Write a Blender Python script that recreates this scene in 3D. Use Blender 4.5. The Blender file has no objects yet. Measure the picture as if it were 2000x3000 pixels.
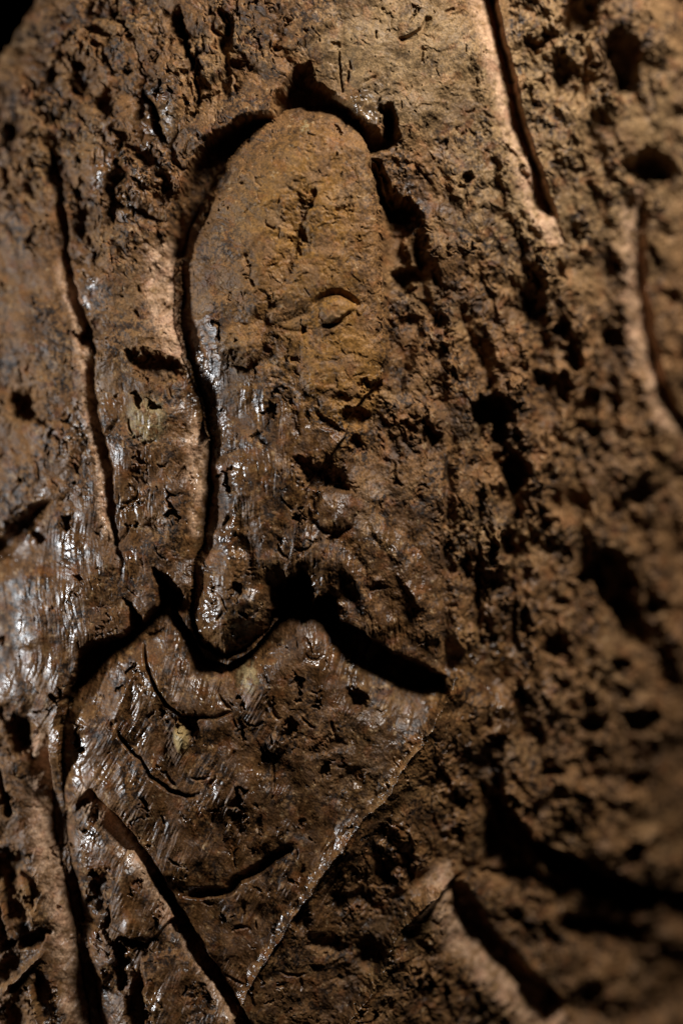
import bpy, math, random
import numpy as np
from mathutils import Vector

random.seed(4); rng = np.random.default_rng(11)
S = 1e-4                                  # metres per drawing unit (the face of the carving is 2000 x 3000 units)
scene = bpy.context.scene

# ------------------------------------------------------------------ camera, world, lamps, exposure
def wpos(px, py, h=0.0):
    return Vector(((px-1000)*S, -h*S, (1500-py)*S))

DIST = 0.80
cam = bpy.data.cameras.new("camera"); camo = bpy.data.objects.new("camera", cam)
scene.collection.objects.link(camo); scene.camera = camo
cam.sensor_fit = 'VERTICAL'; cam.sensor_height = 36.0
cam.lens = 36.0*DIST/0.300
camo.location = (0, -DIST, 0); camo.rotation_euler = (math.pi/2, 0, 0)
cam.clip_start = 0.01; cam.clip_end = 20
cam.dof.use_dof = True; cam.dof.focus_distance = DIST + 0.0015; cam.dof.aperture_fstop = 2.0

world = bpy.data.worlds.new("World"); scene.world = world; world.use_nodes = True
world.node_tree.nodes["Background"].inputs[0].default_value = (0.5, 0.6, 0.8, 1)
world.node_tree.nodes["Background"].inputs[1].default_value = 0.0

def area(name, loc, target, sx, sy, power, col):
    l = bpy.data.lights.new(name, 'AREA'); l.shape = 'RECTANGLE'; l.size = sx; l.size_y = sy
    l.energy = power; l.color = col
    o = bpy.data.objects.new(name, l); scene.collection.objects.link(o)
    o.location = loc; o.rotation_euler = (Vector(target)-Vector(loc)).to_track_quat('-Z', 'Y').to_euler()
    return o
area("key_lamp", (0.185, -0.215, 0.365), (0, 0, 0.03), 0.09, 0.09, 3.75, (1.0, 0.955, 0.90))
area("rim_lamp", (-0.60, -0.075, -0.02), (0, 0, -0.05), 0.022, 0.12, 4.7, (0.93, 0.965, 1.0))

scene.view_settings.view_transform = 'Standard'; scene.view_settings.look = 'None'
scene.view_settings.exposure = 0.0; scene.view_settings.gamma = 1.0

# ------------------------------------------------------------------ drawing grid
def axis(lo, hi, step, m, grow=1.22):
    core = np.arange(lo, hi+step, step)
    out = []; s = step; v = core[-1]
    while v - core[-1] < m: s *= grow; v += s; out.append(v)
    e = np.array(out); off = e - core[-1]
    return np.concatenate([core[0]-off[::-1], core, e]).astype(np.float32)
xs = axis(-50, 2050, 2.2, 500); ys = axis(-50, 3050, 2.2, 500)
X, Y = np.meshgrid(xs, ys); X = X.astype(np.float32); Y = Y.astype(np.float32)
SH = X.shape

_tab = rng.random(4096).astype(np.float32)*2*np.pi
_gx, _gy = np.cos(_tab), np.sin(_tab); _tv = rng.random((4096, 2)).astype(np.float32)
def _hash(ix, iy, seed):
    return ((ix*73856093) ^ (iy*19349663) ^ (seed*83492791 + 12345)) & 4095
def _mix(h): return (h*2654435761 >> 7) & 4095
def perlin(x, y, seed=0):
    xf = np.floor(x); yf = np.floor(y); ix = xf.astype(np.int64); iy = yf.astype(np.int64)
    fx = (x-xf).astype(np.float32); fy = (y-yf).astype(np.float32)
    u = fx*fx*fx*(fx*(fx*6-15)+10); v = fy*fy*fy*(fy*(fy*6-15)+10)
    def g(a, b):
        k = _mix(_hash(ix+a, iy+b, seed)); return _gx[k]*(fx-a)+_gy[k]*(fy-b)
    a = g(0, 0); b = g(1, 0); c = g(0, 1); d = g(1, 1)
    return (a+u*(b-a)+v*(c-a+u*(a-b-c+d)))*1.5
def fbm(sx, sy=None, octv=4, seed=0, gain=.5, ridged=False, x=None, y=None):
    sy = sy or sx; x = X if x is None else x; y = Y if y is None else y
    t = 0; a = 1; n = 0
    for o in range(octv):
        p = perlin(x/sx*2**o+17.3*o, y/sy*2**o-9.1*o, seed+o*7)
        if ridged: p = 1-2*np.abs(p)
        t = t+a*p; n += a; a *= gain
    return (t/n*1.4).astype(np.float32)
def worley(sx, sy=None, seed=0, x=None, y=None):
    sy = sy or sx; x = (X if x is None else x)/sx; y = (Y if y is None else y)/sy
    ix = np.floor(x).astype(np.int64); iy = np.floor(y).astype(np.int64)
    f1 = np.full(x.shape, 9, np.float32); cid = np.zeros(x.shape, np.int32)
    for a in (-1, 0, 1):
        for b in (-1, 0, 1):
            k = _mix(_hash(ix+a, iy+b, seed)); p = _tv[k]
            d = (ix+a+p[..., 0]-x)**2+(iy+b+p[..., 1]-y)**2
            m = d < f1; f1 = np.where(m, d, f1).astype(np.float32); cid = np.where(m, k, cid)
    return np.sqrt(f1), cid
def sstep(a, b, v):
    t = np.clip((v-a)/(b-a), 0, 1); return t*t*(3-2*t)
def blob(lst):
    m = np.zeros(SH, np.float32)
    for cx, cy, rx, ry, *r in lst:
        ang = math.radians(r[0]) if r else 0; c, s = math.cos(ang), math.sin(ang)
        dx, dy = X-cx, Y-cy; u = (dx*c+dy*s)/rx; v = (-dx*s+dy*c)/ry
        m = np.maximum(m, 1-sstep(.55, 1.25, np.sqrt(u*u+v*v)))
    return m

# irregular hand-cut edges: every drawn line is read through these wobbles
WX = fbm(70, octv=5, seed=101, gain=.62)*15; WY = fbm(70, octv=5, seed=131, gain=.62)*15
NB = np.abs(fbm(34, octv=3, seed=151))                    # broken-edge noise

def lines(pts, closed=False, pad=60, w=1.0):
    """distance to a drawn line and on which side of it one is (closed: + inside; open: + on its right walking along)."""
    P = np.array(pts, np.float32)
    x0, y0 = P.min(0)-pad; x1, y1 = P.max(0)+pad
    i0, i1 = np.searchsorted(xs, [x0, x1]); j0, j1 = np.searchsorted(ys, [y0, y1])
    sl = (slice(j0, j1), slice(i0, i1))
    x = X[sl]+WX[sl]*w; y = Y[sl]+WY[sl]*w
    best = np.full(x.shape, 1e12, np.float32); side = np.zeros(x.shape, np.float32); par = np.zeros(x.shape, np.float32)
    ins = np.zeros(x.shape, bool)
    n = len(P); Q = list(range(n if closed else n-1))
    for i in Q:
        ax, ay = P[i]; bx, by = P[(i+1) % n]; ex, ey = bx-ax, by-ay
        L = ex*ex+ey*ey+1e-9
        t = np.clip(((x-ax)*ex+(y-ay)*ey)/L, 0, 1)
        d = (x-ax-t*ex)**2+(y-ay-t*ey)**2
        m = d < best
        best = np.where(m, d, best)
        if closed:
            if ay != by:
                c = ((ay > y) != (by > y)) & (x < (bx-ax)*(y-ay)/(by-ay)+ax); ins ^= c
        else:
            side = np.where(m, np.sign(ex*(y-ay)-ey*(x-ax)), side); par = np.where(m, (i+t)/(n-1), par)
    d = np.sqrt(best)
    return (sl, np.where(ins, d, -d)) if closed else (sl, d, side, par)

H = np.zeros(SH, np.float32)
def groove(pts, depth, wl, wr, w=.6, taper=.12, p=1.0, flat=0):
    depth = depth*(1.35 if depth > 40 else 1.1)
    """V cut: gentle or steep wall on the left (wl) and right (wr) of the line walked along."""
    sl, d, s, t = lines(pts, pad=max(wl, wr)+40, w=w)
    wd = np.where(s > 0, wr, wl); k = np.clip((d-flat)/wd, 0, 1)
    tp = np.minimum(1, np.minimum(t, 1-t)/max(taper, 1e-3)); tp = sstep(0, 1, tp) if taper > 0 else 1
    H[sl] -= depth*tp*(1-sstep(0, 1, k) if p == 1 else (1-k)**p)
def hole(cx, cy, rx, ry, depth, ang=0, w=2.0, soft=.35):
    depth = depth*(1.5 if depth > 30 else 1.0)
    R = max(rx, ry)*1.8+30
    i0, i1 = np.searchsorted(xs, [cx-R, cx+R]); j0, j1 = np.searchsorted(ys, [cy-R, cy+R]); sl = (slice(j0, j1), slice(i0, i1))
    a = math.radians(ang); c, s = math.cos(a), math.sin(a)
    dx = X[sl]+WX[sl]*w-cx; dy = Y[sl]+WY[sl]*w-cy
    r = np.sqrt(((dx*c+dy*s)/rx)**2+((-dx*s+dy*c)/ry)**2)
    fr = .5+.5*sstep(1000, 1350, cx); soft = max(soft, .55-.2*(cx > 1300)); H[sl] -= depth*(fr if w == 2.0 and cx < 1300 else 1)*(1-sstep(1-soft, 1+soft*.6, r))
def bump(cx, cy, rx, ry, hgt, ang=0, w=1., p=1.):
    R = max(rx, ry)*1.6+30
    i0, i1 = np.searchsorted(xs, [cx-R, cx+R]); j0, j1 = np.searchsorted(ys, [cy-R, cy+R]); sl = (slice(j0, j1), slice(i0, i1))
    a = math.radians(ang); c, s = math.cos(a), math.sin(a)
    dx = X[sl]+WX[sl]*w-cx; dy = Y[sl]+WY[sl]*w-cy
    r = np.clip(np.sqrt(((dx*c+dy*s)/rx)**2+((-dx*s+dy*c)/ry)**2), 0, 1)
    H[sl] += hgt*np.sqrt(np.maximum(0, 1-r*r))**p
def level(poly, dh, edge, w=1.0):
    """raise or lower everything inside a drawn outline by dh, with an edge this wide."""
    sl, d = lines(poly, True, pad=edge+20, w=w)
    H[sl] += dh*sstep(-edge*.3, edge, d)

# ------------------------------------------------------------------ outlines, traced as carved
HEAD_L = [(918,288),(829,314),(739,380),(660,465),(600,555),(545,680),(528,790),(522,900),(532,987),(554,1071),(582,1152),
          (604,1241),(612,1308),(611,1397),(606,1500),(594,1589),(567,1656),(556,1750),(558,1830),(580,1884),(625,1920),(665,1933),
          (717,1905),(762,1870),(790,1838),(820,1790),(826,1735)]
HEAD_R = [(918,288),(975,310),(1030,352),(1070,402),(1087,442),(1096,536),(1105,625),(1108,714),(1110,790),(1117,862),(1121,951),(1128,1036),(1116,1107)]
HEAD = HEAD_R + [(1076,1140),(1040,1200),(1000,1290),(930,1380),(900,1440),(870,1560),(826,1735)] + HEAD_L[::-1][1:]
WALL_L = [(600,561),(536,680),(508,790),(502,900),(518,987),(542,1071),(576,1152),(598,1241),(612,1308),(611,1397),(606,1500),(594,1589),(567,1656),(556,1750)]
NICHE = [(490,650),(515,560),(560,470),(612,400),(695,348),(784,325),(837,236),(864,201),(905,186),(913,237),(962,263),(1020,308),(1070,353),(1112,382),
         (1118,306),(1140,298),(1157,318),(1163,370),(1158,420),(1100,450),(1000,420),(900,380),(760,460),(640,600),(560,760),(480,760)]
TORSO_TOP = [(188,2300),(185,2200),(186,2143),(200,2076),(246,2004),(290,1946),(375,1880),(425,1850),(470,1790),(500,1765)]
TORSO_R = [(790,1845),(829,1804),(873,1768),(918,1804),(1007,1879),(1030,1911),(1096,1969),(1163,2000),(1230,2030),(1302,2020)]
LIP_R = [(800,1800),(826,1735),(837,1701),(870,1690),(891,1668),(909,1696),(920,1772),(930,1752),(962,1737),(985,1754),(994,1821),(1050,1838),(1096,1879),(1141,1920),
         (1230,1946),(1275,1973),(1312,1982),(1306,2040),(1230,2050),(1140,2020),(1060,1970),(990,1900),(918,1830),(873,1800),(830,1830)]
LIP_L = [(452,1668),(500,1690),(540,1745),(530,1790),(470,1830),(425,1880),(375,1910),(290,1976),(246,2030),(205,2100),(200,2150),(178,2120),(185,2040),(225,1960),(255,1905),
         (268,1880),(321,1866),(384,1838),(378,1790),(365,1750),(392,1768),(420,1812),(460,1770),(470,1720)]
RIDGE = [(1350,1973),(1320,2036),(1293,2094),(1270,2134),(1221,2205),(1177,2262),(1119,2348),(1052,2420),(998,2491),(922,2594),(882,2665),(806,2772),(753,2853),(708,2942),(677,2982),(640,3060)]
RIDGE2 = [(1300,2628),(1230,2665),(1186,2719),(1150,2786),(1119,2844),(1087,2920),(1029,2996),(1000,3060)]
SLAB_L = [(1640,1700),(1600,1830),(1563,1937),(1523,2036),(1495,2130),(1478,2250),(1492,2362),(1559,2442),(1612,2487),(1702,2540),(1769,2571),(1858,2620),(1925,2634),(2000,2652),(2200,2700)]

# ------------------------------------------------------------------ the relief, in drawing units of height
# broad body of the stone: rounded like the side of a drum, turned away at the right and the left
XC = 930-0.13*Y
dxc = (X-XC)/1000
BASE = np.where(dxc > 0, -300*dxc**2-30*dxc**4, -390*dxc**2)
BASE -= 40*sstep(2300, 3200, Y)*np.clip(dxc+.2, 0, 1.5)
# slow waviness
H += fbm(420, octv=2, seed=5)*20 + fbm(150, octv=2, seed=9)*10

# texture zones
Zsm = blob([(900,650,260,360),(960,930,170,200),(990,1080,140,130),(1150,200,280,240,20),(1330,110,150,200),(800,560,180,200)])          # worn smooth
Zfi = blob([(500,2050,420,460),(650,2500,560,420),(120,1750,280,340),(600,1420,110,480),(800,1350,200,260),(300,1450,220,380),(480,2850,480,300),(900,1650,200,340),(1050,1900,230,260)])
Zpt = np.clip(blob([(1700,500,480,700),(1720,1500,520,900),(220,350,480,520),(1300,900,230,620),(1750,2350,420,420),(700,120,260,170),(1290,1120,220,330),(1330,2860,150,260,-20),(1750,2900,400,260),(1190,2470,120,300,33),(1330,2330,160,200),(1170,700,70,220),(120,1250,200,260)])-Zsm, 0, 1)
Zfl = blob([(1120,1690,190,270,-25),(985,1510,90,90)])
Zpt = np.clip(Zpt-.85*Zfl, 0, 1); Zfi = np.clip(np.maximum(Zfi, .7*Zfl)-.3*Zpt, 0, 1)

for pts in (RIDGE, RIDGE2):
    sl, d, s_, t = lines(pts, pad=130, w=1.0); Zpt[sl] *= sstep(20, 110, d)
# ground level differences
level([(1160,420),(1420,130),(1450,420),(1570,670),(1600,900),(1400,1120),(1320,1500),(1310,1980),(1100,1900),(960,1750),(915,1450),(1080,1200),(1135,1040),(1120,600)], -26, 60, 1.5)
level([(1112,560),(1118,700),(1128,1040),(1122,1110),(1180,1150),(1270,900),(1240,620),(1160,560)], -46, 24, .7)
level([(-80,1660),(0,1645),(70,1570),(150,1480),(270,1520),(345,1500),(370,1740),(330,1860),(260,1890),(170,2020),(80,2080),(-80,2100)], 10, 60)
sl, d = lines([(0,1647),(143,1497),(165,1468),(120,1470),(60,1520),(-80,1600),(-80,1700)], True, w=1.6); H[sl] -= 100*sstep(-10, 24, d)
# left figure's shoulder rolls off to the left
H -= 66*(1-sstep(-220, 110, X+0.12*(Y-1800)))*sstep(1480, 1620, Y+.5*X)*(1-sstep(2050, 2250, Y))

# niche round the head, then the head itself
sl, d, s_, t = lines([(470,650),(505,550),(550,460),(605,390),(695,340),(784,318),(837,228),(880,190)], pad=150, w=1.0); H[sl] += 25*np.exp(-(d/75)**1.5)*sstep(0, .15, np.minimum(t, 1-t))
sl, d = lines(NICHE, True, w=1.0); H[sl] -= 135*sstep(-8, 26, d)
groove(WALL_L, 58, 1, 110, w=.7, taper=.14, p=1.3)
sl, d = lines(WALL_L[:9]+HEAD_L[4:13][::-1], True, w=.7); H[sl] -= 78*sstep(-1.2, 1.2, d)*sstep(520, 640, Y[sl])*(1-.9*sstep(1200, 1300, Y[sl]))
H_before = H.copy()
slh, dh = lines(HEAD, True, pad=20, w=.7)
_, dl, _, _ = lines(HEAD_L, pad=0, w=.3)
def dist_on(pts, sl, w=.7):
    P = np.array(pts, np.float32); x = X[sl]+WX[sl]*w; y = Y[sl]+WY[sl]*w; best = np.full(x.shape, 1e12, np.float32)
    for (ax, ay), (bx, by) in zip(P[:-1], P[1:]):
        ex, ey = bx-ax, by-ay; t = np.clip(((x-ax)*ex+(y-ay)*ey)/(ex*ex+ey*ey), 0, 1); best = np.minimum(best, (x-ax-t*ex)**2+(y-ay-t*ey)**2)
    return np.sqrt(best)
dl = dist_on(HEAD_L, slh); dr = dist_on(HEAD_R, slh)
yy = Y[slh]
rl = 230-120*sstep(1050, 1450, yy)-60*sstep(700, 300, yy)
k = 1-np.clip(dl/rl, 0, 1)
tops = .55+.45*sstep(430, 700, yy); head_h = 34 - tops*(70*(1-np.sqrt(np.maximum(0, 1-k**2))) + 80*k**1.8)
k2 = 1-np.clip(dr/42, 0, 1); head_h -= 18*k2**2.2 + 60*sstep(420, 320, yy)*k2
head_h = head_h + H_before[slh]*.25
H[slh] = np.where(dh > 0, head_h, H[slh])
# crown of the forehead, cheek plane, hollow of the brow side
bump(880, 640, 270, 330, 20, w=.5); bump(1000,1020,120,150,10)
hole(800, 1010, 110, 150, 26, 15, soft=.6); hole(690, 930, 60, 130, 12, 10, soft=.8)
bump(700, 1010, 70, 62, 34, 20); hole(722, 1062, 52, 24, 34, 18)
# broken bridge running down the middle of the face, rough hollow beside it
groove([(905,480),(870,640),(890,700),(850,760),(800,900)], 26, 34, 60, w=1.6, taper=.3)
groove([(930,560),(905,600),(880,660)], 18, 12, 20, w=1.4); hole(893, 612, 22, 30, 24, -30); hole(1000, 618, 26, 18, 24, -10); hole(650, 900, 70, 60, 20, 20, soft=.7)
groove([(715,735),(735,800),(742,850)], 9, 24, 14, w=1.2); groove([(800,860),(775,1000),(790,1100)], 16, 40, 70, w=1.8)
groove([(600,690),(640,560),(700,495)], 12, 30, 16, w=1.4); groove([(650,600),(680,520),(720,500)], -10, 10, 26, w=1.2)
# face notches
hole(930, 1395, 75, 34, 70, 18, soft=.3); hole(965,1380,60,30,30,30)
for a in [(1088,1120,32,16,40,-8),(1045,1222,44,24,45,0),(1040,1305,20,20,40),(760,1284,26,18,28),(900,1160,26,70,22,-30),(860,1240,14,60,16,-15),(1000,1170,30,26,22),(960,1240,40,18,26,30)]: hole(*a)
# eye
groove([(905,908),(925,892),(945,874),(970,864),(995,863),(1018,874),(1040,890),(1066,912)], 19, 18, 12, w=.15, taper=.2)
groove([(938,955),(962,957),(990,946),(1015,926),(1036,906)], 20, 7, 12, w=.15, taper=.25)
bump(985, 912, 50, 36, 24, -18, w=.1)
groove([(770,975),(793,964),(837,942),(880,928),(925,908)], 9, 26, 14, w=1, taper=.3)
bump(1055,905,12,20,9,-20)
# beard / long lobe flutes and its right hand notches
groove([(700,1450),(705,1560),(720,1650),(700,1760)], 20, 60, 30, w=1)
groove([(655,1300),(668,1450),(672,1600)], 14, 18, 30, w=1)
# deep crack right of the face
groove([(1092,470),(1112,540),(1130,590),(1150,620)], 60, 8, 22, w=.8)
for a in [(1180,618,36,28,50,0),(1155,560,14,24,30),(1195,808,36,32,60,20),(1120,760,9,40,30),(1112,820,9,30,30),(1255,875,40,9,30,5),(1140,1000,10,60,20),(1167,470,18,12,16)]: hole(*a)

# notch in the upper slab lip, broken strip right of the face, pecked chips in the smooth slab
sl, d = lines([(1098,470),(1118,470),(1150,560),(1215,590),(1225,650),(1180,700),(1220,790),(1200,850),(1140,860),(1124,850),(1112,700),(1106,600)], True, w=1.6); H[sl] -= 46*sstep(-6, 14, d); hole(1136, 345, 18, 44, 60); hole(985,138,18,12,22); groove([(1165,112),(1200,108),(1235,85),(1255,40)], 22, 6, 22, w=.4)
groove([(1300,35),(1330,22)], 10, 4, 10, w=.2); hole(1245,165,10,24,14); groove([(990,150),(996,230),(1000,270)], 16, 8, 4)
groove([(980,55),(930,80),(870,120)], -12, 30, 10)
groove([(640,0),(670,60),(650,120),(660,200),(640,300)], 40, 26, 16, w=1.6)
groove([(520,20),(545,120),(575,190)], 55, 10, 34, w=1.4); groove([(580,190),(578,300),(560,350)], 30, 10, 10, w=1.4)
groove([(410,250),(445,310),(460,340),(490,420)], 55, 14, 16, w=1.2)
bump(500,300,40,100,26,-12); bump(620,130,46,120,18)

# straight outline grooves: pale gentle wall on one side, steep dark wall on the other
groove([(1440,-80),(1452,0),(1475,100),(1506,220),(1533,335),(1565,440),(1600,545),(1640,640)], 85, 9, 100, w=.5, taper=.08, p=1.4)
groove([(1790,-40),(1722,130),(1712,300)], 34, 18, 14, w=1.2)
groove([(120,380),(147,437),(170,522),(190,640),(205,790),(223,853),(255,942),(280,1036),(274,1107),(286,1196),(308,1286),(326,1375),(333,1464),(341,1545),(366,1732)], 39, 9, 46, w=.9, taper=.1)
hole(278, 985, 32, 58, 60, -20)
groove([(1885,520),(1896,600),(1900,750),(1904,840),(1925,950),(1943,1040),(1970,1130),(2010,1200),(2080,1300)], 60, 16, 70, w=.7, taper=.1)
# walls at lower left
groove([(152,2090),(150,2200),(156,2250),(161,2384),(179,2500),(201,2585),(219,2674),(241,2808),(263,2964),(275,3070),(290,3200)], 60, 2, 96, w=.5, taper=.14, p=1.3)

# the flap right of the beard: raised, with a broad bevel along its torn lower edge
FLAP = [(826,1735),(837,1701),(870,1690),(891,1668),(909,1696),(920,1772),(962,1737),(985,1754),(994,1821),(1050,1838),(1096,1879),(1141,1920),(1230,1946),(1275,1973),(1312,1985),(1309,1850),(1290,1700),(1200,1580),(1090,1480),(1025,1430),(976,1430),(930,1450),(915,1500),(870,1560),(835,1650)]
sl, d = lines(FLAP, True, pad=30, w=1.0); H[sl] += 48*np.sqrt(np.clip(d/80, 0, 1))*sstep(-4, 8, d)
groove([(960,1520),(1030,1620),(1100,1720),(1180,1790),(1280,1900)], 9, 30, 60, w=1.6, taper=.3)
groove([(1030,1440),(1110,1560),(1180,1660),(1230,1760),(1300,1850)], -13, 50, 26, w=1.6, taper=.3)
sl, d = lines([(150,2200),(156,2250),(161,2384),(179,2500),(201,2585),(219,2674),(241,2808),(263,2964),(275,3090),(340,3090),(310,2964),(285,2808),(262,2674),(222,2500),(205,2384),(200,2200)], True, w=.5); H[sl] -= 80*sstep(-2, 2, d)*sstep(2190, 2330, Y[sl])
# cut under the flap and under the left shoulder, then the torso swelling out of it
sl, d = lines(LIP_R, True, w=.9); H[sl] -= 135*sstep(-2, 10, d)
sl, d = lines(LIP_L, True, w=1.0); H[sl] -= 105*sstep(-6, 20, d)
TORSO = TORSO_TOP + [(556,1850),(600,1930),(665,1950),(740,1905)] + TORSO_R + [(1270,2134),(1177,2262),(998,2491),(882,2665),(753,2853),(640,3080),(312,3080),(276,2840),(245,2674),(208,2500),(192,2384)]
slt, dt = lines(TORSO, True, pad=20, w=.4)
de = np.minimum(dist_on(TORSO_TOP+[(556,1850),(600,1930),(665,1950),(740,1905)]+TORSO_R, slt, .4), dist_on([(188,2290),(192,2384),(208,2500),(230,2585),(247,2674),(270,2808),(296,2964),(312,3070)], slt, .4))
k = 1-np.clip(de/150, 0, 1)
tor = 12 - 58*(1-np.sqrt(np.maximum(0, 1-k**2))) - 46*k**1.6
slow = (fbm(420, octv=2, seed=5)*20+fbm(150, octv=2, seed=9)*10)[slt]
H[slt] = np.where(dt > 0, tor+slow*.6, H[slt])
# rim of the collar round the beard
sl, d = lines(HEAD, True, pad=80, w=.7)
yy = Y[sl]; m = sstep(1720, 1800, yy)
H[sl] = np.where(d <= 0, H[sl] - 52*m*(1-np.clip(-d/85, 0, 1))**1.3, H[sl])
# collar seam, chest creases
groove([(420,1870),(424,1910),(433,1955),(460,2018),(491,2062),(536,2094),(576,2103),(638,2100),(690,2080)], 24, 12, 7, w=.35, taper=.12)
groove([(397,1965),(370,2040),(339,2116)], -14, 12, 26, w=.4)
groove([(350,2130),(366,2160),(428,2236),(446,2259),(500,2308),(549,2325),(600,2318)], 17, 6, 14, w=.5)
groove([(440,1940),(420,2000),(520,2110),(552,2150)], 8, 30, 20, w=1)
for a in [(550,2125,20,40,70,-8),(1040,2058,30,36,60,-30),(845,2138,20,28,50),(900,1905,12,40,16),(690,1950,20,16,26),(770,1960,14,40,24),(960,2190,60,20,20,-20),(700,2400,16,40,24,-25),(760,2420,14,30,20),(1010,2300,60,30,20,-40)]: hole(*a)
bump(536,2155,24,46,44,-6,w=.6); bump(810,2175,34,36,24); bump(1062,2030,18,14,18)
# diagonal fold: pale wall left, shadowed steep wall right
groove([(270,2300),(286,2326),(345,2384),(395,2448),(446,2508),(487,2588),(525,2655),(567,2725),(625,2825),(670,2895),(715,2960),(760,3060)], 56, 10, 74, w=.5, taper=.08, p=1.4)
groove([(531,2616),(598,2622),(670,2618),(704,2582),(753,2558),(815,2518),(880,2475)], 46, 30, 9, w=.5, taper=.18)
# smooth panel under the crease, sinking to the left of the ridge
sl, d, s, t = lines(RIDGE, pad=760, w=1.0)
H[sl] += np.where(s > 0, 26*np.exp(-(d/10)**1.3)-26*(1-np.exp(-(d/160)**1.5))*np.exp(-(d/300)**3)*sstep(.05, .3, t), 26*np.exp(-(d/260)**2))*sstep(.0, .06, t)
sl, d, s, t = lines(RIDGE2, pad=600, w=1.0)
H[sl] += np.where(s > 0, 46*np.exp(-(d/26))-50*(1-np.exp(-d/40))*np.exp(-(d/170)**2), 46*np.exp(-(d/210)**2))
# splintered blocks at lower left
level([(379,2482),(326,2612),(330,2700),(430,2760),(520,2680),(470,2590),(400,2480)], 34, 8, .4)
for a in [(299,2595,26,62,60,8),(405,2748,46,20,60,5),(412,2930,28,90,70,-8),(256,2350,22,14,40),(470,2670,10,30,30),(340,2860,40,50,40,-30),(330,2760,60,14,30,20)]: hole(*a)
level([(240,2700),(300,2690),(350,2760),(360,2900),(300,2880),(260,2780)], 26, 10, 1)
level([(420,2790),(520,2770),(640,2880),(690,3000),(470,3060),(430,2900)], 26, 10, .8)
hole(590, 2930, 30, 50, 40, -20)
for a in [(20,2530,80,46,85,0),(52,2610,20,80,60,-18),(100,2600,12,60,55,-8),(95,2740,70,22,70,-28),(20,2680,14,90,50,-15),(40,2820,60,22,50,-40),(140,2900,28,90,60,-10),(60,2960,40,60,50)]: hole(*a)
groove([(8,2240),(25,2310),(45,2384)], 50, 10, 22); hole(72,2150,44,58,110,0); hole(20,2080,20,30,30)
for pts, hh in [([(62,2530),(85,2590),(115,2690)], 44), ([(15,2600),(45,2710),(88,2765)], 40), ([(150,2765),(100,2810),(45,2855),(32,2890)], 46), ([(140,2590),(122,2640),(105,2700)], 36), ([(5,2250),(30,2360)], 30), ([(100,2880),(125,2960),(140,3050)], 40)]: groove(pts, -hh/1.35, 13, 15, w=.8, taper=.15)

# right hand slab with its undercut lower edge, the dark channels
sl, d, s, t = lines(SLAB_L, pad=240, w=1.3)
H[sl] -= np.where(s > 0, 105*sstep(0, 22, d)*np.exp(-(d/150)**2.5), 0)*(.3*sstep(.06, .2, t)+.7*sstep(.28, .5, t))
sl, d = lines([(1350,2600),(1440,2380),(1500,2470),(1620,2580),(1780,2690),(1930,2780),(2150,2900),(2150,3100),(1720,3100),(1610,2960),(1510,2860),(1410,2730)], True, pad=60); H[sl] -= 62*sstep(-20, 60, d)
groove([(1322,2600),(1360,2640),(1410,2745),(1505,2858),(1595,2950),(1680,3050)], 84, 40, 140, w=.7, taper=.08)
groove([(1690,2720),(1720,2780),(1790,2760),(1850,2790),(1880,2840)], 70, 14, 44, w=1)
hole(1780, 2790, 100, 44, 70, 14); bump(1600,2720,60,120,26,-30); bump(1450,2660,110,60,30,20,w=2); bump(1560,2850,60,150,34,-30,w=2); bump(1900,2960,150,110,40,10,w=2); bump(1760,2900,110,80,24,w=2); bump(1480,2540,70,50,26,w=2); hole(1590,2700,16,40,30,-20); hole(1640,2800,26,60,36,-20)
groove([(1350,2560),(1450,2590),(1520,2590),(1640,2640)], 30, 20, 10, w=1.4); hole(1096,2815,50,40,70,10); hole(960,2780,60,30,40,30); hole(1000,2860,40,30,30)
hole(880,2700,22,50,36,10); hole(1010,2650,60,30,30,-30)
# flutes hanging right of the flap, round boss above it
groove([(1330,1240),(1312,1400),(1309,1550),(1306,1700),(1309,1850),(1312,1985)], 30, 40, 14, w=.8, taper=.15)
groove([(1420,1380),(1408,1550),(1407,1700),(1412,1850),(1425,1930)], 28, 10, 20, w=1, taper=.2)
groove([(1540,1320),(1520,1500),(1505,1700),(1515,1850),(1530,1940)], 36, 14, 30, w=1.3, taper=.15)
bump(978, 1492, 72, 70, 34); groove([(925,1500),(918,1464),(945,1440),(976,1428),(1025,1430)], 34, 14, 5, w=.4, taper=.2)
groove([(1150,1560),(1120,1640),(1100,1700)], 9, 40, 24); hole(1105,1716,36,12,16,10); hole(970,1575,16,12,18)
groove([(990,1620),(1040,1700),(1080,1790),(1150,1870)], -12, 40, 30, w=1.4)
groove([(1180,1700),(1240,1790),(1290,1900)], -10, 40, 30, w=1.4)
for pts, dp, a_, b_ in [([(1560,720),(1600,1000),(1620,1300),(1640,1700)], 34, 34, 70), ([(1750,260),(1780,700),(1800,1100),(1830,1500)], 34, 40, 80), ([(1230,640),(1285,900),(1300,1250)], 26, 34, 70),
                        ([(1420,900),(1440,1150),(1500,1400),(1545,1700),(1520,1950)], 36, 34, 80), ([(1700,1300),(1720,1600),(1740,2000),(1760,2400)], 34, 40, 80), ([(1880,1250),(1920,1600),(1950,2050)], 34, 40, 80)]: groove(pts, dp, a_, b_, w=1.5, taper=.25)
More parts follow.
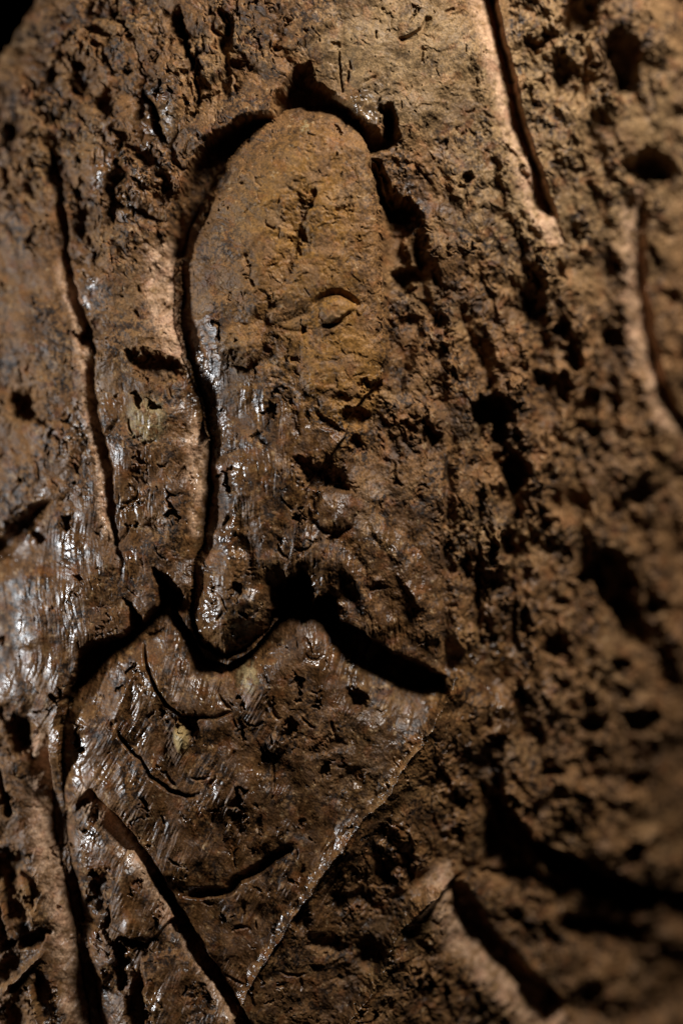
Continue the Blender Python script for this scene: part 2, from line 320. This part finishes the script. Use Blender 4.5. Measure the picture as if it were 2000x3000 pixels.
# cavities of the pitted parts
for a in [(1440,1200,56,44,110,0),(1470,1265,26,40,70),(1400,1250,14,50,60),(1515,1390,34,64,100,-8),(1690,1030,22,50,80),(1745,1170,34,40,60,30),(1740,1250,50,26,40),(1660,960,30,26,50),
          (1925,475,78,50,110,5),(1945,470,60,34,50),(1705,30,50,60,100,30),(1830,150,48,76,100,-20),(1845,220,36,40,60),(1650,200,30,50,50),(1570,110,30,18,40),(1890,640,8,60,30),
          (1830,1720,60,110,110,-18),(1880,1840,46,90,90,-18),(1760,1690,46,40,80),(1918,2135,56,42,100),(1760,2140,46,34,70),(1960,1790,40,26,50),(1900,1440,40,40,40),(1660,1140,30,44,60),
          (1820,980,36,26,50),(1490,1600,24,34,60),(1550,1830,22,40,50),(1640,1900,30,30,40),(1840,1960,30,24,50),(1640,2280,40,22,40),(1900,2320,40,30,50),(1890,2550,26,34,50),(1720,2480,12,40,40),
          (460,1075,72,40,85,14),(90,1195,56,46,70,30),(60,1500,30,20,30),(410,1415,16,50,20),(420,1300,40,16,16,-20),(460,1560,30,44,30,-20),(255,1110,10,30,20),(1375,505,14,16,40),(1600,1100,40,20,40,30),
          (312,305,32,44,80),(40,368,34,34,70),(275,90,34,20,50),(200,330,22,40,30),(360,410,18,50,50,-15),(150,220,50,20,40,-40),(60,110,26,50,50,40),(240,560,26,40,40),(480,560,40,50,40),(100,540,34,30,40),
          (340,520,40,20,30),(420,470,30,20,36),(160,150,26,20,30),(330,30,40,30,40),(405,330,20,20,30),(540,470,60,30,30,-30),(750,140,30,30,30),(700,180,30,20,40)]: hole(*a)
groove([(1600,1900),(1500,2050),(1445,2205)], -26, 14, 40, w=1, taper=.15)

# ------------------------------------------------------------------ weathering relief
ca_, sa_ = math.cos(.35), math.sin(.35)
wx2 = X+fbm(60, octv=3, seed=201, gain=.6)*22; wy2 = Y+fbm(60, octv=3, seed=221, gain=.6)*22
ur = wx2*ca_-wy2*sa_; vr = wx2*sa_+wy2*ca_                       # the grain of the stone runs a little aslant
def billow(sx, sy, octv, seed, gain=.55):
    t = 0; a = 1; n = 0
    for o in range(octv):
        t = t+a*np.abs(perlin(ur/sx*2**o+3.1*o, vr/sy*2**o+7.7*o, seed+o)); n += a; a *= gain
    return (t/n).astype(np.float32)
dens = fbm(210, octv=3, seed=301, gain=.6)
dloc = fbm(90, octv=2, seed=311)
b1 = billow(80, 118, 4, 41, .45); b2 = billow(30, 40, 2, 61, .5)
amp = np.clip(.75+.9*dens, .25, 1.5)
q1 = fbm(48, 62, octv=4, seed=71, gain=.58, x=ur, y=vr); q2 = fbm(20, 27, octv=3, seed=73, gain=.6, x=ur, y=vr)
thr = .42-.25*dens
pits = 34*sstep(thr, thr+.26, q1)+12*sstep(thr, thr+.2, q2)
fine = fbm(9, octv=3, seed=81, gain=.7)
rough_r = np.maximum(sstep(1150, 1500, X+.12*Y-150), .9*blob([(300,330,420,420)]))                              # the right hand side is the most eaten away
H += Zpt*amp*(1+.7*rough_r)*(b1*50-13 + b2*4 + fbm(110, 420, octv=3, seed=47, x=ur, y=vr)*34 + fbm(150, octv=2, seed=49)*16) - .8*Zpt*pits*(1+.1*rough_r)
q0 = fbm(95, 120, octv=5, seed=79, gain=.6, x=ur, y=vr); H -= Zpt*(.35+.65*rough_r)*38*sstep(.40, .66, q0+.25*dens)
rest = 1-Zpt
H += rest*(1-.85*Zsm)*(fbm(150, 190, octv=3, seed=44)*20 + fbm(52, octv=4, seed=43, gain=.5, x=ur, y=vr)*7*(1-.6*Zfi) + b2*4*np.clip(.2+dloc, 0, 1) - (1-Zfl)*(.5*pits*sstep(0, .6, dloc) + 26*sstep(.46, .56, q0)))
H += Zsm*(fbm(95, octv=4, seed=45, gain=.55)*9 - 9*sstep(.74, .82, q2) - 20*sstep(.66, .76, q1))
# flakes broken out of the worn skin: sharp little steps
fl = fbm(110, 80, octv=4, seed=541, gain=.55, x=ur, y=vr); stepf = sstep(.2, .3, fl)+sstep(-.45, -.35, fl)
H += (Zsm*.6+rest*.5*(1-.7*Zfi))*stepf*3
# nicks and short cracks
def nicks(n, box, ln, dep, ang0, spread, wd=4):
    for _ in range(n):
        x0 = rng.uniform(box[0], box[2]); y0 = rng.uniform(box[1], box[3]); a = math.radians(rng.normal(ang0, spread)); l = rng.uniform(.4, 1.3)*ln
        bend = rng.normal(0, .35); pts = [(x0, y0)]
        for _k in range(3): a += bend; pts.append((pts[-1][0]+l/3*math.cos(a), pts[-1][1]+l/3*math.sin(a)))
        groove(pts, rng.uniform(.5, 1.2)*dep, rng.uniform(.6, 1.6)*wd, rng.uniform(.6, 2.4)*wd, w=.5, taper=.4)
nicks(7, (660, 380, 1080, 860), 46, 10, 70, 60, 4); nicks(9, (960, 20, 1420, 330), 60, 14, 110, 40, 5)
nicks(34, (420, 1400, 1000, 2400), 70, 11, 85, 25, 5); nicks(26, (420, 2000, 900, 2900), 80, 12, 75, 30, 5); nicks(16, (300, 800, 620, 1700), 60, 14, 90, 30, 6)
# fibrous drips running down the wet parts
xf = X+fbm(160, 260, octv=2, seed=401)*15+0.45*(Y-1950)*sstep(1750, 2250, Y)
fmod = np.clip(.6+1.1*fbm(120, octv=3, seed=421), .12, 1.5)
def terrace(sx, sy, seed, hgt, th, wd):
    f = fbm(sx, sy, octv=3, seed=seed, gain=.5, x=xf); return sum(hgt*sstep(t, t+wd, f) for t in th)
nk = blob([(600,1180,60,240,-8)]); H += nk*(fbm(5.5, 60, octv=2, seed=461)*1.6-.35*fbm(52, octv=4, seed=43, gain=.5, x=ur, y=vr)*7)
fmod = fmod*(1-.7*nk)
H += Zfi*fmod*(terrace(24, 190, 411, 2.4, (-.3, .2), .2) + terrace(12, 80, 431, 1.6, (.1,), .25) + fbm(10, 60, octv=2, seed=441, x=xf, gain=.6)*3.0)
H += fine*1.5*(1-.7*Zsm)*(1-.55*Zfi)*(1-.4*Zpt) + fbm(4.6, octv=1, seed=91)*.45
for pts, hh, cut in ((RIDGE, 26, .02), (RIDGE2, 26, .02)):
    sl, d, s_, t = lines(pts, pad=120, w=1.0); H[sl] += hh*np.where(s_ > 0, np.exp(-(d/17)**1.3), np.exp(-d/40))*sstep(.0, cut, t)*(1+.8*(1-sstep(.12, .4, t)))*(.75+.5*fbm(90, octv=2, seed=551)[sl])
# torn far corner of the stone, where it ends against the dark
BASE0 = BASE.copy(); dco = (X-30)*.866+(Y-50)*.5+WX*1.2
rr = 170; e = np.clip(rr-dco, 0, rr)
dcut = dco; BASE -= (rr-np.sqrt(np.maximum(0, rr*rr-e*e)))*.9+np.clip(-dco, 0, 60)*20
out = np.maximum.reduce([-120-X, X-2120, -120-Y, Y-3120, np.zeros(SH)]); BASE = BASE-np.minimum(900, out*out/140)
BASE = np.maximum(BASE, -1400).astype(np.float32)
HT = (H+BASE).astype(np.float32)

# ------------------------------------------------------------------ colour of the stone, with light painted on cut walls and right side
def lin(r, g, b): return np.array([((c/255+.055)/1.055)**2.4 if c > 10 else c/255/12.92 for c in (r, g, b)], np.float32)
col = np.ones(SH+(3,), np.float32)*lin(134, 96, 58)
def tint(c, m):
    global col
    col = col*(1-m[..., None])+c*m[..., None]
n1 = fbm(240, octv=3, seed=601); n2 = fbm(70, octv=4, seed=611, gain=.6); n3 = fbm(22, octv=3, seed=621, gain=.65); n4 = fbm(9, octv=2, seed=631)
tint(lin(146, 114, 74), .6*sstep(-.1, .6, n1))
tint(lin(140, 100, 50), .8*blob([(880,900,260,620),(820,1300,150,260)])*sstep(-.6, .4, n2))
tint(lin(150, 122, 84), .8*blob([(1200,180,320,240,20),(1700,400,420,500)]))
tint(lin(164, 116, 50), .9*blob([(980,1050,150,260),(900,640,160,240)])*sstep(-.4, .5, n2))
tint(lin(78, 54, 34), .75*sstep(-.05, .5, n2+.3*n3)*(1-.6*Zsm)); tint(lin(70, 48, 30), .6*sstep(.05, .5, fbm(190, octv=3, seed=605))*(1-.6*Zsm)); tint(lin(168, 128, 88), .45*sstep(.1, .8, -n2)*sstep(-.5, .5, n3))
tint(lin(90, 61, 35), .9*Zfi*sstep(-.9, .3, n3+n2*.5))
tint(lin(122, 84, 48), .3*(1-sstep(350, 800, X)))
tint(lin(150, 112, 74), .3*sstep(1350, 1750, X)); tint(lin(150, 106, 50), .6*blob([(1000,1120,130,170)])*sstep(-.5, .4, n2))  # right side painted lighter, standing in for more lamp light
# pinkish raw stone in the cut walls, their lit brightness painted in
pink_lit = np.zeros(SH, np.float32)
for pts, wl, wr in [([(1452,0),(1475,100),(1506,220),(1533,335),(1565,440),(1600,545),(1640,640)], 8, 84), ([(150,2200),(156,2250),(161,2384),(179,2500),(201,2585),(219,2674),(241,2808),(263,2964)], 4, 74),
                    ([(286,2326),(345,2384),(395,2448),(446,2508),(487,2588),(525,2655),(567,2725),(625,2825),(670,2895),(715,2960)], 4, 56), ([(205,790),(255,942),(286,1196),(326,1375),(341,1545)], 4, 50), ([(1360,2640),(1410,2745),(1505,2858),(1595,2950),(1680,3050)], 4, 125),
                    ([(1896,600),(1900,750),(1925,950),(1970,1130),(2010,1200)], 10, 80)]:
    sl, d, s, t = lines(pts, pad=110, w=.8); pink_lit[sl] = np.maximum(pink_lit[sl], 1-sstep(.6, 1.1, d/np.where(s > 0, wr, wl)))
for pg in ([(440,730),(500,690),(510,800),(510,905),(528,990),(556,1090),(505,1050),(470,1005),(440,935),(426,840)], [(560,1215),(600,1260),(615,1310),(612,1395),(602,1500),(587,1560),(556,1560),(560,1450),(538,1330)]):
    sl, d = lines(pg, True, pad=40, w=1.2); pink_lit[sl] = np.maximum(pink_lit[sl], sstep(-14, 14, d))
tint(lin(216, 176, 140), .95*pink_lit*sstep(-.7, .45, n3+.5*n2)); tint(lin(170, 112, 82), .35*pink_lit*sstep(.1, .5, n2))
# dark specks, pale grains, stain; darker patches on the lip and right of the face
n5 = fbm(13, 17, octv=3, seed=651, gain=.7); patch = sstep(-.35, .45, fbm(110, octv=3, seed=661))
tint(lin(40, 28, 19), .9*sstep(-.05, .35, n3+.5*n4)*patch*(1-.5*Zsm)*(1-.8*pink_lit)); tint(lin(26, 19, 15), .85*sstep(.05, .4, n5)*(.35+.65*patch)*(1-.45*Zsm)*(1-.6*pink_lit))
tint(lin(190, 160, 120), .5*sstep(.5, .75, -n3+.3*n4)); tint(lin(150, 84, 40), .2*sstep(.2, .6, fbm(50, octv=3, seed=641)))
for cx, cy, rx, ry in [(430,1230,60,70),(725,1985,34,46),(893,372,14,24)]: tint(lin(176, 152, 108), .75*blob([(cx, cy, rx, ry)])*sstep(-.4, .2, n3))
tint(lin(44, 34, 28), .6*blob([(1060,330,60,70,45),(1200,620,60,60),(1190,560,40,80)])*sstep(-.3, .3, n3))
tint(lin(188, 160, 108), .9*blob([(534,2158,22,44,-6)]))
ridge_wet = np.zeros(SH, np.float32)
for pts in (RIDGE, RIDGE2): sl, d, s, t = lines(pts, pad=60, w=1.0); ridge_wet[sl] = np.maximum(ridge_wet[sl], 1-sstep(14, 46, d))
wet = np.clip(.12+.88*np.maximum(np.maximum(Zfi, ridge_wet), blob([(1060,320,80,50,45),(450,320,60,120,-20),(1180,600,60,90),(250,900,60,160,-15),(1250,2200,240,560,35),(380,500,120,160)]))+.3*n2, 0, 1).astype(np.float32)
soaked = blob([(592,1160,55,230,-8),(690,1580,36,120),(600,1780,56,150),(215,2160,60,180),(1320,2040,40,80,30),(400,2000,40,110,25),(1050,325,70,60,45)])
wet = np.clip(np.maximum(np.maximum(soaked, ridge_wet)*.95, wet*(.5+1.0*fbm(60, 110, octv=3, seed=671))), 0, 1).astype(np.float32)

# ------------------------------------------------------------------ which part of the carving each patch belongs to
LAB = np.zeros(SH, np.int8)
PARTS = ["background_panel"]
def region(name, poly, w=.3):
    sl, d = lines(poly, True, pad=5, w=w)
    if name not in PARTS: PARTS.append(name)
    LAB[sl] = np.where(d > 0, PARTS.index(name), LAB[sl])
region("upper_slab", [(560,-700),(640,60),(660,300),(700,345),(784,325),(837,236),(864,201),(905,186),(913,237),(962,263),(1020,308),(1070,353),(1112,382),(1158,420),(1420,460),(1500,220),(1452,0),(1420,-700)])
region("side_panel", [(1452,-700),(1452,0),(1506,220),(1565,440),(1640,640),(1660,900),(1640,1300),(1530,1940),(1445,2205),(1478,2250),(1492,2362),(1612,2487),(1769,2571),(2000,2652),(2800,2700),(2800,-700)])
region("edge_band", [(1885,520),(1900,750),(1925,950),(1970,1130),(2010,1200),(2800,1900),(2800,450)])
region("niche", NICHE)
region("hanging_flap", [(1000,1290),(1150,1200),(1330,1240),(1309,1550),(1312,1985),(1275,1973),(1141,1920),(1050,1838),(994,1821),(985,1754),(962,1737),(920,1772),(891,1668),(826,1735),(870,1560),(918,1440)])
region("fluted_band", [(1330,1240),(1540,1320),(1505,1700),(1530,1940),(1400,2010),(1312,1985),(1309,1550)])
region("side_shoulder", [(-700,1660),(0,1645),(143,1497),(270,1480),(341,1545),(366,1732),(384,1838),(268,1880),(175,2040),(130,2160),(-700,2150)])
region("torso", TORSO)
region("sleeve", [(270,2300),(345,2384),(446,2508),(525,2655),(625,2825),(715,2960),(800,3700),(280,3700),(263,2964),(219,2674),(179,2500),(161,2384),(170,2310)])
region("edge_wall", [(-700,2150),(130,2160),(156,2250),(161,2384),(179,2500),(219,2674),(263,2964),(275,3700),(-700,3700)])
region("lower_panel", RIDGE+[(640,3700),(1000,3700),(1000,3060)]+RIDGE2[::-1][1:]+[(1400,2560),(1478,2400),(1478,2250),(1445,2205),(1530,1940)])
region("lower_block", RIDGE2[::1]+[(1000,3700),(1700,3700),(1595,2950),(1505,2858),(1410,2745),(1360,2640)])
region("corner_block", [(1330,2600),(1400,2500),(1478,2400),(1559,2460),(1702,2560),(1858,2640),(2000,2680),(2800,2750),(2800,3700),(1700,3700),(1595,2950),(1505,2858),(1410,2745),(1360,2640)])
region("collar", [(420,1870),(433,1955),(491,2062),(576,2103),(700,2080),(800,1990),(873,1768),(826,1735),(556,1750),(470,1790)])
region("head", HEAD[:13]+[(1076,1140),(1040,1200),(1000,1290),(930,1380),(900,1420),(700,1420),(611,1400)]+[p for p in HEAD_L[::-1] if p[1] < 1400])
region("beard", [(611,1400),(700,1420),(900,1420),(870,1560)]+[p for p in HEAD_L[::-1] if p[1] >= 1397])
region("eye", [(922,905),(945,878),(989,866),(1034,890),(1046,905),(1010,935),(975,955),(945,955)], .1)

# ------------------------------------------------------------------ material
def stone_material(name, grain):
    m = bpy.data.materials.new(name); m.use_nodes = True
    nt = m.node_tree; N = nt.nodes; L = nt.links; N.clear()
    o = N.new('ShaderNodeOutputMaterial'); b = N.new('ShaderNodeBsdfPrincipled'); L.new(b.outputs[0], o.inputs[0])
    a = N.new('ShaderNodeAttribute'); a.attribute_name = 'stone'
    wv = N.new('ShaderNodeAttribute'); wv.attribute_name = 'wet'
    tc = N.new('ShaderNodeTexCoord')
    nz = N.new('ShaderNodeTexNoise'); nz.inputs['Scale'].default_value = 1700; nz.inputs['Detail'].default_value = 4; nz.inputs['Roughness'].default_value = .7
    L.new(tc.outputs['Object'], nz.inputs['Vector'])
    rmp = N.new('ShaderNodeMapRange'); rmp.inputs[1].default_value = .3; rmp.inputs[2].default_value = .7; rmp.inputs[3].default_value = .28; rmp.inputs[4].default_value = 1.05
    L.new(nz.outputs['Fac'], rmp.inputs[0])
    mx = N.new('ShaderNodeMix'); mx.data_type = 'RGBA'; mx.blend_type = 'MULTIPLY'; mx.inputs[0].default_value = 1
    L.new(a.outputs['Color'], mx.inputs[6]); L.new(rmp.outputs[0], mx.inputs[7]); L.new(mx.outputs[2], b.inputs['Base Color'])
    rr = N.new('ShaderNodeMapRange'); rr.inputs[3].default_value = .65; rr.inputs[4].default_value = .2
    L.new(wv.outputs['Fac'], rr.inputs[0]); L.new(rr.outputs[0], b.inputs['Roughness'])
    sp = N.new('ShaderNodeMapRange'); sp.inputs[3].default_value = .2; sp.inputs[4].default_value = .5
    L.new(wv.outputs['Fac'], sp.inputs[0]); L.new(sp.outputs[0], b.inputs['Specular IOR Level'])
    n2 = N.new('ShaderNodeTexNoise'); n2.inputs['Scale'].default_value = grain; n2.inputs['Detail'].default_value = 3
    L.new(tc.outputs['Object'], n2.inputs['Vector'])
    bp = N.new('ShaderNodeBump'); bs = N.new('ShaderNodeMapRange'); bs.inputs[3].default_value = .35; bs.inputs[4].default_value = .16; L.new(wv.outputs['Fac'], bs.inputs[0]); L.new(bs.outputs[0], bp.inputs['Strength']); bp.inputs['Distance'].default_value = .0004
    L.new(n2.outputs['Fac'], bp.inputs['Height']); L.new(bp.outputs[0], b.inputs['Normal'])
    return m
MAT = stone_material("weathered_stone", 1500)

# ------------------------------------------------------------------ meshes: one per part
def rootobj(name, label, cat):
    o = bpy.data.objects.new(name, None); scene.collection.objects.link(o)
    o['label'] = label; o['category'] = cat; return o
root = rootobj("carved_relief", "weathered brown stone relief of a hooded bearded figure, pitted and wet looking", "carving")
root.location = (0, .14, -.2)

# sides stretched outward to offset perspective, so traced outlines line up from the camera
U = np.clip((X-970)/1000, -1.3, 1.3); F = 1+.034*U*U
WXp = (X-1000)*F*S; WZp = (1500-Y)*F*S; WYp = -HT*S
back_off = np.minimum(dcut+40, 0)*S; WXp = WXp-back_off*.866; WZp = WZp+back_off*.5
CO = np.stack([WXp, WYp, WZp], -1).astype(np.float32)
gu = np.gradient(CO, axis=1); gv = np.gradient(CO, axis=0)
NO = np.cross(gu, -gv); NO = -np.cross(gv, gu) if False else np.cross(gv, gu); NO = NO/np.maximum(np.linalg.norm(NO, axis=-1, keepdims=True), 1e-20)
if NO[..., 1].mean() > 0: NO = -NO
nx, ny = SH[1], SH[0]
FL = LAB[:-1, :-1].ravel()
jj, ii = np.divmod(np.arange((ny-1)*(nx-1)), nx-1); v0 = jj*nx+ii
QUADS = np.stack([v0, v0+nx, v0+nx+1, v0+1], -1)

def mesh_from(name, vids_quads, parent, label=None):
    used, inv = np.unique(vids_quads.ravel(), return_inverse=True)
    me = bpy.data.meshes.new(name); nv = len(used); nq = len(vids_quads)
    me.vertices.add(nv); me.vertices.foreach_set('co', CO.reshape(-1, 3)[used].ravel())
    me.loops.add(nq*4); me.loops.foreach_set('vertex_index', inv.astype(np.int32))
    me.polygons.add(nq); me.polygons.foreach_set('loop_start', np.arange(0, nq*4, 4, dtype=np.int32))
    me.polygons.foreach_set('use_smooth', np.ones(nq, bool))
    me.update(calc_edges=True)
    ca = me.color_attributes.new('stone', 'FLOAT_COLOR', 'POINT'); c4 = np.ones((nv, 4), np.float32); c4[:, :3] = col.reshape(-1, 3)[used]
    ca.data.foreach_set('color', c4.ravel())
    wa = me.attributes.new('wet', 'FLOAT', 'POINT'); wa.data.foreach_set('value', wet.ravel()[used])
    me.materials.append(MAT)
    me.normals_split_custom_set_from_vertices(NO.reshape(-1, 3)[used])
    o = bpy.data.objects.new(name, me); scene.collection.objects.link(o)
    if parent is not None:
        o.parent = parent
        off = Vector(parent.get('_w', (0, 0, 0))) if False else None
    if label: o['label'] = label
    return o
objs = {}
bpy.context.view_layer.update()
for i, nme in enumerate(PARTS):
    q = QUADS[FL == i]
    if len(q) == 0: continue
    o = mesh_from(nme, q, root); o.matrix_parent_inverse = root.matrix_basis.inverted(); objs[nme] = o
def sub(child, par):
    c = objs[child]; c.parent = objs[par]; c.matrix_parent_inverse = root.matrix_basis.inverted() @ root.matrix_basis
sub("eye", "head"); sub("collar", "torso")

# back of the block
ring = np.concatenate([np.arange(nx), np.arange(1, ny)*nx+nx-1, (ny-1)*nx+np.arange(nx-2, -1, -1), np.arange(ny-2, 0, -1)*nx])[::6]
P = CO.reshape(-1, 3)[ring]; n = len(ring)
B = P.copy(); B[:, 1] = .20; B[:, 0] *= .96; B[:, 2] *= .96
vs = np.concatenate([P, B, [[0, .21, 0]]])
fs = [(k, (k+1) % n, n+(k+1) % n, n+k) for k in range(n)]+[(n+k, n+(k+1) % n, 2*n) for k in range(n)]
me = bpy.data.meshes.new("rough_back"); me.from_pydata(vs.tolist(), [], fs); me.update()
ca = me.color_attributes.new('stone', 'FLOAT_COLOR', 'POINT'); ca.data.foreach_set('color', np.tile(np.append(lin(110, 80, 54), 1), len(vs)).astype(np.float32))
me.materials.append(MAT)
bk = bpy.data.objects.new("rough_back", me); scene.collection.objects.link(bk); bk.parent = root; bk.matrix_parent_inverse = root.matrix_basis.inverted()
